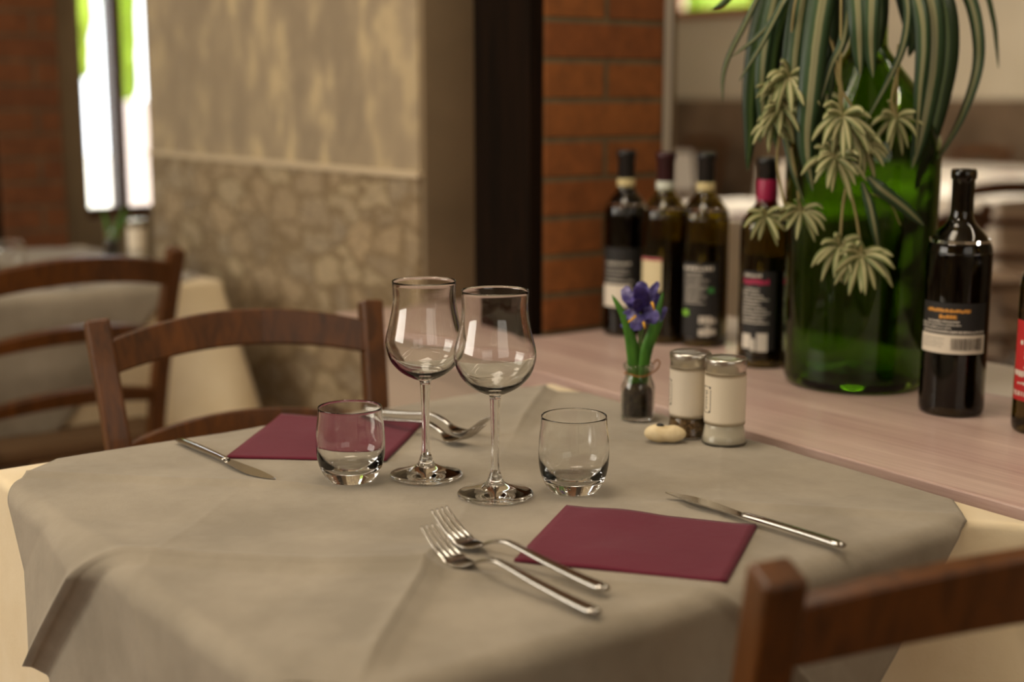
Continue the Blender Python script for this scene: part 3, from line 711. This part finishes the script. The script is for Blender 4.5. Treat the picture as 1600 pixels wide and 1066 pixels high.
petal([ip(998, 478), ip(994, 460, .010), ip(990, 448, .016), ip(984, 446, .024)], .030, petd)
petal([ip(998, 470), ip(985, 462, .006), ip(974, 446, .006), ip(976, 434, .002)], .016, pet)
petal([ip(1002, 474), ip(1010, 460, .004), ip(1016, 444, .004), ip(1026, 428, .002)], .013, pet)
petal([ip(1002, 474), ip(1014, 470, .004), ip(1020, 456, .004), ip(1012, 442, .0)], .018, petd)
petal([ip(1000, 478), ip(1010, 478, .010), ip(1016, 484, .014), ip(1014, 494, .012)], .020, pet)
petal([ip(998, 478), ip(994, 484, .012), ip(990, 494, .016), ip(984, 503, .012)], .021, pet)
petal([ip(996, 478), ip(984, 478, .008), ip(974, 482, .008), ip(966, 490, .004)], .013, pet)
petal([ip(1002, 480), ip(1016, 490, .002), ip(1028, 486, .002), ip(1040, 470, .0)], .012, pet)
petal([ip(990, 486), ip(980, 492, .004), ip(972, 498, .004), ip(966, 502, .0)], .010, pet)
petal([ip(1000, 470), ip(1000, 452, -.006), ip(1004, 440, -.008), ip(1010, 436, -.008)], .022, pet)
petal([ip(1000, 476), ip(992, 464, .018), ip(990, 458, .022), ip(986, 452, .027)], .014, petd)
for a_, b_ in (((988, 480), (976, 490)), ((1001, 490), (1003, 500)), ((1014, 458), (1018, 470))):
    link('beard', tube('bd', [ip(*a_, .018), ip((a_[0] + b_[0]) / 2, (a_[1] + b_[1]) / 2, .021), ip(*b_, .019)], .0018, 8, .6), yel, iris)

# ------------------------------------------------------------------ wine bottles
black_foil = mat('black_foil', (.012, .011, .010, 1), .32, spec=.5); maroon_foil = mat('maroon_foil', srgb(52, 20, 24), .35); pink_foil = mat('magenta_foil', srgb(150, 26, 66), .4)
cream_band = mat('cream_band', srgb(196, 180, 130), .6); blue_band = mat('pale_band', srgb(196, 200, 186), .6)
black_label = mat('black_label', srgb(30, 28, 26), .65); white_label = mat('white_label', srgb(214, 204, 186), .7); red_label = mat('red_label', srgb(176, 34, 34), .6); cream_label = mat('cream_label', srgb(210, 196, 156), .7)
txt_w = mat('white_ink', srgb(206, 198, 184), .7); txt_o = mat('orange_ink', srgb(206, 144, 60), .6); txt_k = mat('black_ink', srgb(24, 22, 20), .7); txt_m = mat('magenta_ink', srgb(160, 30, 70), .6); txt_g = mat('green_ink', srgb(60, 130, 60), .6); txt_lg = mat('lime_ink', srgb(130, 190, 50), .6)
def bottle(p, r, label, glass_m, sh=1.0, foil=None, band=None, fullwine=True, H=.310):
    g = empty('wine_bottle', (p.x, p.y, .7502), 0, label, 'bottle', 'wine bottles on the sideboard')
    zs = .206 * sh
    out = [(0, .010), (r * .45, .008), (r * .80, .0010), (r * .93, .0010), (r, .008), (r, .03), (r, zs * .6), (r, zs - .008), (r * .985, zs + .002), (r * .90, zs + .015), (r * .68, zs + .027), (r * .46, zs + .036), (.0150, zs + .045), (.0140, zs + .056), (.0138, H - .03), (.0138, H - .013)]
    out2 = [(.0155, H - .012), (.0158, H - .008), (.0158, H - .004), (.0148, H)]
    inn = [(.0105, H), (.0102, zs + .06), (.0108, zs + .048), (r * .42, zs + .034), (r * .66, zs + .023), (r * .87, zs + .012), (r - .0030, zs), (r - .0030, .02), (r - .006, .010), (r * .5, .016), (0, .018)]
    prof = out[:2] + smoothprof(out[1:], 4)[1:] + out2 + smoothprof(inn, 3)
    link('glass_body', lathe('gb', prof, 64), glass_m, g)
    if fullwine:
        wz = zs * (.98 if fullwine is True else fullwine)
        link('wine', lathe('wn', [(0, .0185), (r * .5, .0165), (r - .0065, .0105), (r - .0036, .02), (r - .0036, wz), (0, wz)], 48), wine_m, g)
    if foil:
        link('capsule', lathe('cp', [(.0143, H - .062), (.0144, H - .013), (.0162, H - .0115), (.0164, H - .003), (.0154, H + .0008), (0, H + .001)], 40), foil, g)
    else:
        link('cork', lathe('ck', [(0, H - .04), (.0100, H - .04), (.0100, H - .002), (0, H - .002)], 24), mat('cork', srgb(60, 34, 28), .8), g)
    if band:
        link('neck_band', lathe('bd', [(.0147, H - .062), (.0150, H - .061), (.0150, H - .047), (.0146, H - .046)], 40), band, g)
    return g
def blabel(g, r, ang, half, z0, z1, m, rows=(), name='label', extra=()):
    lb = link(name, cyl_patch('lb', r + .0004, FACE + ang - half, FACE + ang + half, z0, z1, 24), m, g)
    groups = {}
    rr = random.Random(int(z0 * 1e5 + r * 1e6))
    for (f0, f1, zz, h, mm, gap) in rows:   # lines of blurred characters
        a0 = FACE + ang - half + 2 * half * f0; a1 = FACE + ang - half + 2 * half * f1; a = a0
        if gap == 0: groups.setdefault(mm.name, [mm, []])[1].append(cyl_patch('c', r + .0006, a0, a1, zz, zz + h, 4)); continue
        while a < a1 - .01:
            w = rr.uniform(.35, 1.0) * h * .9 / r
            groups.setdefault(mm.name, [mm, []])[1].append(cyl_patch('c', r + .0006, a, min(a + w, a1), zz + (0 if rr.random() > .3 else -.15 * h), zz + h * rr.choice((.7, 1, 1)), 2)); a += w + gap * h / r
    for mm, ms in groups.values(): link('lettering', join('c', ms), mm, lb)
    return lb
R5 = .0405
b1 = bottle(gp(975, 521), .036, 'leftmost dark wine bottle, black capsule with a cream neck band, before the brick pillar', dark_glass, 1.0, black_foil, cream_band)
blabel(b1, .036, -.35, 1.0, .052, .150, black_label, [(.12, .8, .122, .004, txt_w, .5), (.12, .7, .113, .002, txt_w, .6), (.12, .75, .107, .002, txt_w, .6), (.12, .6, .101, .002, txt_w, .6), (.12, .85, .093, .003, txt_w, .4)])
blabel(b1, .0362, -.55, .75, .050, .088, white_label, (), 'lower_label')
b2 = bottle(gp(1035, 533), .0375, 'second wine bottle from the left, maroon capsule with a pale blue neck band', olive_glass, 1.0, maroon_foil, blue_band, .82)
blabel(b2, .0375, -.75, .55, .088, .142, cream_label)
link('label_border', cyl_patch('lb', .0382, FACE - 1.30, FACE - .20, .1375, .1415, 16), txt_m, b2)
b3 = bottle(gp(1097, 538), .039, 'third wine bottle from the left, black capsule, black text label with barcode', olive_glass, 1.0, black_foil, cream_band, .80)
rows = [(.05, .85, .126, .006, txt_w, .3)] + [(.08, .08 + .8 * random.uniform(.5, 1), .119 - .0052 * i, .0026, txt_w, .5) for i in range(10)] + [(.5, .95, .040, .012, txt_w, .12), (.5, .95, .022, .013, txt_w, .10), (.72, .88, .090, .008, txt_g, 0), (.02, .2, .052, .009, txt_lg, 0)]
blabel(b3, .039, -.30, .78, .018, .138, black_label, rows)
b4 = bottle(gp(1190, 570), .0375, 'wine bottle with a magenta neck sleeve, fourth from the left, half behind the plant', olive_glass, 1.0, black_foil, None, .80)
link('neck_sleeve', lathe('ns', [(.0150, .238), (.0154, .239), (.0154, .278), (.0150, .279)], 40), pink_foil, b4)
rows = [(.05, .6, .138, .0036, txt_w, .3), (.05, .8, .127, .0075, txt_m, .08)] + [(.05, .05 + .8 * random.uniform(.6, 1), .118 - .0050 * i, .0028, txt_w, .5) for i in range(11)] + [(.05, .45, .030, .022, txt_w, .05), (.5, .8, .030, .024, txt_w, .06)]
blabel(b4, .0375, -.42, .72, .028, .146, black_label, rows)
blabel(b4, .0375, 1.05, .10, .090, .140, mat('copper_strip', srgb(150, 92, 54), .5), (), 'side_strip')
b5 = bottle(gp(1485, 643), R5, 'dark open bottle with black and white barcode label, right of the big green one', dark_glass, 1.0, None, None)
a5, h5 = -.42, 1.12
rows = [(.12, .74, .1345, .0040, txt_o, .10), (.32, .56, .1265, .0044, txt_o, .12), (.14, .60, .1215, .0022, txt_w, .3), (.0, .62, .1175, .0020, txt_w, .4), (.0, .50, .1135, .0020, txt_w, .4), (.05, .98, .1085, .0026, txt_w, .3)]
blabel(b5, R5, a5, h5, .082, .146, black_label, rows)
lw = blabel(b5, R5 + .0003, a5, h5, .082, .106, white_label, [(.05, .42, .100, .0014, txt_k, .9), (.05, .40, .0965, .0014, txt_k, .9), (.05, .42, .093, .0014, txt_k, .9), (.05, .38, .0895, .0014, txt_k, .9)], 'lower_label')
rb = random.Random(4); ms = []; a = FACE + a5 - h5 + 2 * h5 * .50
while a < FACE + a5 - h5 + 2 * h5 * .93:
    w = rb.choice((.012, .018, .03)); ms.append(cyl_patch('b', R5 + .0010, a, a + w, .087, .102, 1)); a += w + rb.choice((.012, .02, .026))
link('barcode', join('b', ms), txt_k, lw)
b6 = bottle(gp(1631, 673), .0385, 'wine bottle with a red label cut off by the right edge of the picture', olive_glass, .86, black_foil, None, False, .292)
rows = [(.2, .5, .124, .005, txt_w, .2), (.2, .55, .117, .005, txt_w, .25), (.12, .5, .108, .005, txt_w, .5), (.2, .5, .098, .0035, txt_w, .3), (.2, .5, .092, .0035, txt_w, .3), (.2, .5, .080, .003, txt_w, .3), (.02, .55, .070, .0065, txt_w, .12), (.1, .5, .060, .003, txt_w, .3), (.02, .5, .046, .0055, txt_w, .4)]
blabel(b6, .0385, -.40, 1.25, .040, .137, red_label, rows)

# ------------------------------------------------------------------ big green bottle
p = gp(1333, 597); DJ = p.copy(); R_ = .1035
dout = [(0, .020), (.05, .014), (.078, .0010), (.088, .0008), (.0965, .008), (.0990, .03), (.1020, .12), (.1040, .25), (.1035, .325), (.0985, .352), (.085, .385), (.062, .418), (.040, .446), (.0285, .462), (.0255, .480), (.0250, .56), (.0250, .590)]
dinn = [(.0205, .598), (.0205, .48), (.0235, .462), (.036, .441), (.058, .413), (.081, .381), (.094, .350), (.0990, .325), (.0995, .25), (.0975, .12), (.0945, .03), (.089, .014), (.05, .024), (0, .032)]
prof = smoothprof(dout, 4) + [(.0285, .591), (.0290, .598), (.0270, .602), (.0215, .602)] + smoothprof(dinn, 4)
tag(link('demijohn', lathe('demijohn', prof, 128), green_glass, loc=(p.x, p.y, .7502)), 'very large green glass bottle on the sideboard with the trailing plant', 'bottle')

# ------------------------------------------------------------------ trailing spider plant
pl = empty('spider_plant', (DJ.x, DJ.y, 1.352), 0, 'variegated trailing spider plant hanging from the mouth of the big green bottle', 'plant')
inv = Matrix.Translation((-DJ.x, -DJ.y, -1.352)); Y0 = 1.9135
def hp(px, py, d=0): return inv @ gp(px, py, dist=Y0 - d)
MOUTH = Vector((0, 0, .0))
def tleaf(pts, w, m=None, start=True, tw=0, fold=.16):
    P_ = [hp(*q) for q in pts]
    if start:
        q0 = P_[0]; P_ = [Vector((q0.x * .08, q0.y * .08, -.02)), Vector((q0.x * .25, q0.y * .25, .055 + .02 * random.random())), Vector((q0.x * .72, q0.y * .72, max(q0.z, 0) * .4 + .05))] + P_
    path = spline(P_, 7)
    me = ribbon('leaf', path, w, cam_out, lambda u: min(1, (.35 + u * 2.2)) * (1 - u ** 5) ** .8, fold, 4, tw)
    lobj('leaf', me, m or leaf_m, pl, .0005)
px2m = 1 / 1105.0
D = leaf_dark_m; L_ = leaf_m
tleaf([(1195, -30, .06), (1165, 35, .08), (1140, 85, .09), (1130, 120, .09), (1129, 160, .09)], 9 * px2m, L_)
tleaf([(1232, -20, .10), (1212, 25, .12), (1178, 62, .13), (1142, 90, .13)], 10 * px2m, L_)
tleaf([(1235, -25, .11), (1220, 10, .13), (1188, 72, .14), (1154, 128, .14)], 12 * px2m, L_)
tleaf([(1215, -40, .02), (1186, 50, .03), (1174, 140, .03), (1172, 210, .03), (1168, 268, .03)], 32 * px2m, D)
tleaf([(1222, -40, .06), (1200, 40, .08), (1190, 120, .09), (1192, 190, .09), (1186, 225, .09)], 24 * px2m, L_)
tleaf([(1262, -40, .10), (1246, 50, .12), (1240, 120, .13), (1246, 190, .13), (1252, 250, .13)], 28 * px2m, L_)
tleaf([(1292, -40, .12), (1276, 50, .14), (1265, 150, .15), (1260, 230, .15), (1270, 300, .15)], 40 * px2m, L_)
tleaf([(1300, -40, .11), (1292, 60, .13), (1276, 150, .13), (1272, 240, .13), (1278, 285, .13)], 30 * px2m, D)
tleaf([(1252, -40, .09), (1234, 50, .10), (1228, 120, .10), (1226, 200, .10), (1240, 270, .12), (1258, 322, .12)], 15 * px2m, L_)
tleaf([(1330, -30, .12), (1318, 60, .14), (1298, 105, .14), (1278, 172, .14)], 16 * px2m, L_)
tleaf([(1326, -40, .10), (1310, 40, .11), (1300, 110, .11), (1296, 160, .11)], 22 * px2m, D)
tleaf([(1338, -40, .13), (1340, 30, .15), (1342, 80, .15), (1344, 120, .15)], 30 * px2m, L_)
tleaf([(1362, -40, .13), (1360, 30, .15), (1360, 80, .15), (1364, 122, .15)], 30 * px2m, L_)
tleaf([(1374, -40, .06), (1376, 20, .07), (1372, 60, .07), (1370, 84, .07)], 26 * px2m, D)
tleaf([(1410, -40, .10), (1418, 20, .12), (1410, 75, .13), (1386, 130, .13), (1353, 190, .13)], 13 * px2m, L_)
tleaf([(1420, -50, .09), (1438, 20, .12), (1442, 75, .13), (1436, 150, .13), (1430, 250, .12)], 26 * px2m, L_)
tleaf([(1432, -50, .08), (1454, 10, .10), (1458, 80, .11), (1450, 150, .11), (1436, 220, .11), (1424, 265, .11)], 38 * px2m, L_)
tleaf([(1444, -50, .03), (1472, 10, .05), (1478, 80, .06), (1468, 150, .06), (1452, 220, .06), (1428, 300, .06)], 42 * px2m, D)
tleaf([(1478, -50, .03), (1512, -10, .04), (1528, 50, .05), (1527, 110, .05), (1506, 175, .06), (1480, 225, .07), (1453, 264, .07)], 20 * px2m, L_, tw=1.2)
tleaf([(1490, -60, -.03), (1536, -20, -.04), (1552, 30, -.04), (1557, 70, -.04), (1560, 108, -.04)], 9 * px2m, D)
tleaf([(1160, -60, .04), (1150, -20, .04), (1130, 5, .05), (1112, 14, .05)], 14 * px2m, D)
for a in ([(1250, -40, .05), (1215, 60, .05), (1205, 160, .05), (1215, 240, .06)], [(1280, -40, .06), (1258, 60, .07), (1250, 160, .07), (1262, 220, .08)], [(1400, -60, .02), (1412, 0, .03), (1425, 60, .03), (1420, 90, .03)],
          [(1240, -60, -.03), (1195, 20, -.04), (1180, 120, -.05), (1182, 180, -.05)], [(1460, -60, -.03), (1462, 20, -.05), (1455, 110, -.05), (1445, 190, -.05)]):
    tleaf(a, 26 * px2m, D)
tleaf([(1356, 276, .135), (1376, 296, .14), (1410, 322, .13), (1444, 353, .12)], 20 * px2m, L_, start=False)
tleaf([(1347, 285, .135), (1358, 318, .14), (1366, 355, .14), (1373, 392, .13)], 15 * px2m, L_, start=False)
# runners and plantlets
def runner(pts, r=.0018):
    P_ = [hp(*q) for q in pts]; link('runner', tube('rn', spline(P_, 6), r, 8), runner_m, pl)
runner([(1352, -86, .0), (1330, -100, .06), (1316, -40, .12), (1314, 60, .14), (1312, 150, .14), (1314, 188, .14)])
runner([(1286, -60, .10), (1300, 60, .13), (1310, 130, .14), (1330, 165, .14), (1336, 190, .13), (1345, 232, .13)])
runner([(1300, 20, .12), (1290, 40, .13), (1306, 90, .14), (1316, 160, .14), (1306, 262, .14)])
runner([(1352, -86, 0), (1300, -90, .08), (1250, -20, .12), (1236, 60, .12), (1234, 128, .12)])
runner([(1234, 130, .12), (1228, 160, .12), (1222, 185, .12), (1214, 250, .12), (1222, 300, .12), (1228, 330, .12)])
runner([(1236, 230, .12), (1246, 290, .12), (1250, 338, .12)]); runner([(1228, 318, .12), (1240, 322, .12), (1256, 338, .12)])
runner([(1322, 290, .14), (1316, 330, .14), (1312, 392, .14)]); runner([(1326, 288, .14), (1338, 340, .14), (1348, 408, .14)])
runner([(1404, 70, .12), (1402, 100, .13), (1400, 190, .12)]); runner([(1356, 300, .12), (1390, 318, .12), (1407, 352, .11)], .001)
runner([(1410, 80, .12), (1394, 150, .13), (1396, 188, .12)])
def plantlet(px, py, d, R, n=14, tilt=0.0, seed=0):
    rr = random.Random(seed); c = hp(px, py, d); ms = []
    fwd = Vector((.8039, -.5948, 0))
    for i in range(n):
        k = i / n
        a = radians(-90 + (k - .5) * 300 + rr.uniform(-12, 12)); up_ = sin(a)
        Ln = R * rr.uniform(.8, 1.12) * (1 if up_ < .1 else .8)
        dr = (RT * cos(a) + Vector((0, 0, up_ * .9)) + fwd * rr.uniform(.1, .95)).normalized()
        dp = Vector((0, 0, -1)) * Ln
        pts = [c, c + dr * Ln * .35 + Vector((0, 0, Ln * .05)), c + dr * Ln * .72 + dp * .05, c + dr * Ln * .98 + dp * rr.uniform(.16, .34)]
        ms.append(ribbon('pl', spline(pts, 4), R * .23, (cam_out + Vector((0, 0, .35)) + Vector((rr.uniform(-.4, .4), rr.uniform(-.4, .4), rr.uniform(-.3, .3)))).normalized(), lambda u: sin(pi * min(1, .15 + .83 * u)) ** .75, .22, 4, rr.uniform(-.4, .4)))
    bm = bmesh.new()
    V, F, UV = [], [], []
    for m_ in ms:
        b = len(V); V += [v.co.copy() for v in m_.vertices]; F += [tuple(b + k for k in f.vertices) for f in m_.polygons]
        uvl = {}
        for lp_ in m_.loops: uvl[lp_.vertex_index] = m_.uv_layers[0].data[lp_.index].uv[:]
        UV += [uvl[k] for k in range(len(m_.vertices))]
    bm.free(); lobj('plantlet', mesh('plantlet', V, F, UV), leaf_light_m, pl, .0006)
for i, (x, y, d, R, n) in enumerate([(1232, 120, .13, 48, 15), (1222, 168, .13, 46, 15), (1208, 190, .12, 40, 12), (1316, 182, .15, 52, 16), (1330, 205, .14, 44, 12), (1400, 184, .12, 44, 13), (1304, 246, .15, 50, 16), (1346, 226, .13, 46, 15),
        (1196, 338, .12, 38, 11), (1252, 330, .12, 42, 11), (1312, 384, .14, 46, 13), (1346, 400, .145, 54, 17), (1210, 140, .12, 36, 10), (1290, 150, .09, 26, 8)]):
    plantlet(x, y, d, R * px2m, n, seed=i + 3)

# ------------------------------------------------------------------ things on the window table
def simple_copy(o, loc, label):
    c = copy_tree(o); c.location = loc; c['label'] = label; return c
sh = [o for o in COL.objects if o.name.startswith('shaker') and 'label' in o]
p = gp(216, 408); simple_copy(sh[0], (p.x, p.y, .7515), 'blurred shaker on the window table before the plaster wall')
p = gp(176, 402); j2 = simple_copy(jar, (p.x, p.y, .7515), 'blurred small glass jar on the window table with a green sprig')
sp_ = empty('leaf_sprig', (p.x, p.y, .79), 0, 'blurred green sprig standing in the jar on the window table', 'flower')
for q in ([(0, 0, -.03), (.012, .012, .04), (.03, .03, .09)], [(0, 0, -.03), (.006, .02, .03), (.02, .045, .07)], [(0, 0, -.03), (-.004, -.008, .04), (-.010, -.016, .08)]):
    lobj('leaf', ribbon('lf', spline([Vector(v) for v in q], 5), .013, cam_out, lf, .15), irleaf, sp_)
p = gp(22, 425); w3 = simple_copy(g1, (p.x, p.y, .7515), 'blurred wine glass at the left edge on the window table'); w3.scale = (.8, .8, .5)
w3.scale = (1, 1, 1); COL.objects.unlink(w3)
for ch_ in list(w3.children): COL.objects.unlink(ch_); bpy.data.objects.remove(ch_)
bpy.data.objects.remove(w3)
p = gp(16, 432); tt = tum.copy(); COL.objects.link(tt); tt.location = (p.x, p.y, .7515); tt['label'] = 'blurred tumbler at the left edge on the window table'
c = Vector((-2.96, .80)); napkin('napkin', [(-3.05, .76), (-3.05, .93), (-2.88, .93), (-2.88, .76)], .7516, 'blurred burgundy napkin on the window table, seen under the chair rail', seed=9)
f5 = copy_tree(f1); f5['label'] = 'blurred steel fork near the edge of the window table'; lay(f5, (-2.83, .955), (-3.03, .975), .7520)

# ------------------------------------------------------------------ the far dining room
def far_table(x0, x1, y0, y1, lab, nap=None, seedv=1):
    r = (x0, x1, y0, y1)
    table('dining table in the back room ' + lab, (x0 + .012, x1 - .012, y0 + .012, y1 - .012), .7455)
    tag(basecloth('tablecloth', r, .7485, .60, white_cloth_m, seedv=seedv, fk=.08), 'pale cloth on the back room table ' + lab, 'tablecloth')
    if nap: napkin('napkin', [(nap[0], nap[1]), (nap[0] + .17, nap[1]), (nap[0] + .17, nap[1] + .17), (nap[0], nap[1] + .17)], .7500, 'burgundy napkin on the back room table ' + lab, seed=seedv)
far_table(-3.86, -3.06, 3.30, 4.0, 'seen between the bottle necks', (-3.35, 3.36), 2)
far_table(-7.80, -7.30, 6.72, 7.05, 'beside the brick pillar', None, 3)
far_table(-5.9, -4.0, 6.25, 7.15, 'along the far wall at right', (-4.35, 6.32), 5)
far_table(-4.05, -3.2, 4.75, 5.6, 'at the right edge of the picture', None, 6)
def far_chair(x, y, th, lab): c = copy_tree(ch); place_chair(c, x, y, th, lab); return c
far_chair(-7.45, 7.32, radians(4), 'reddish wooden chair in the back room beside the brick pillar')
far_chair(-5.05, 7.30, radians(-4), 'wooden chair against the far wall behind the long pale table')
far_chair(-4.50, 7.32, radians(3), 'wooden chair at the far wall near the right edge of the picture')
far_chair(-2.93, 4.42, radians(-120), 'wooden chair right of the dark open bottle, its back toward the sideboard')
far_chair(-2.25, 3.15, radians(-80), 'brown wooden chair seen between the two right-hand bottles')
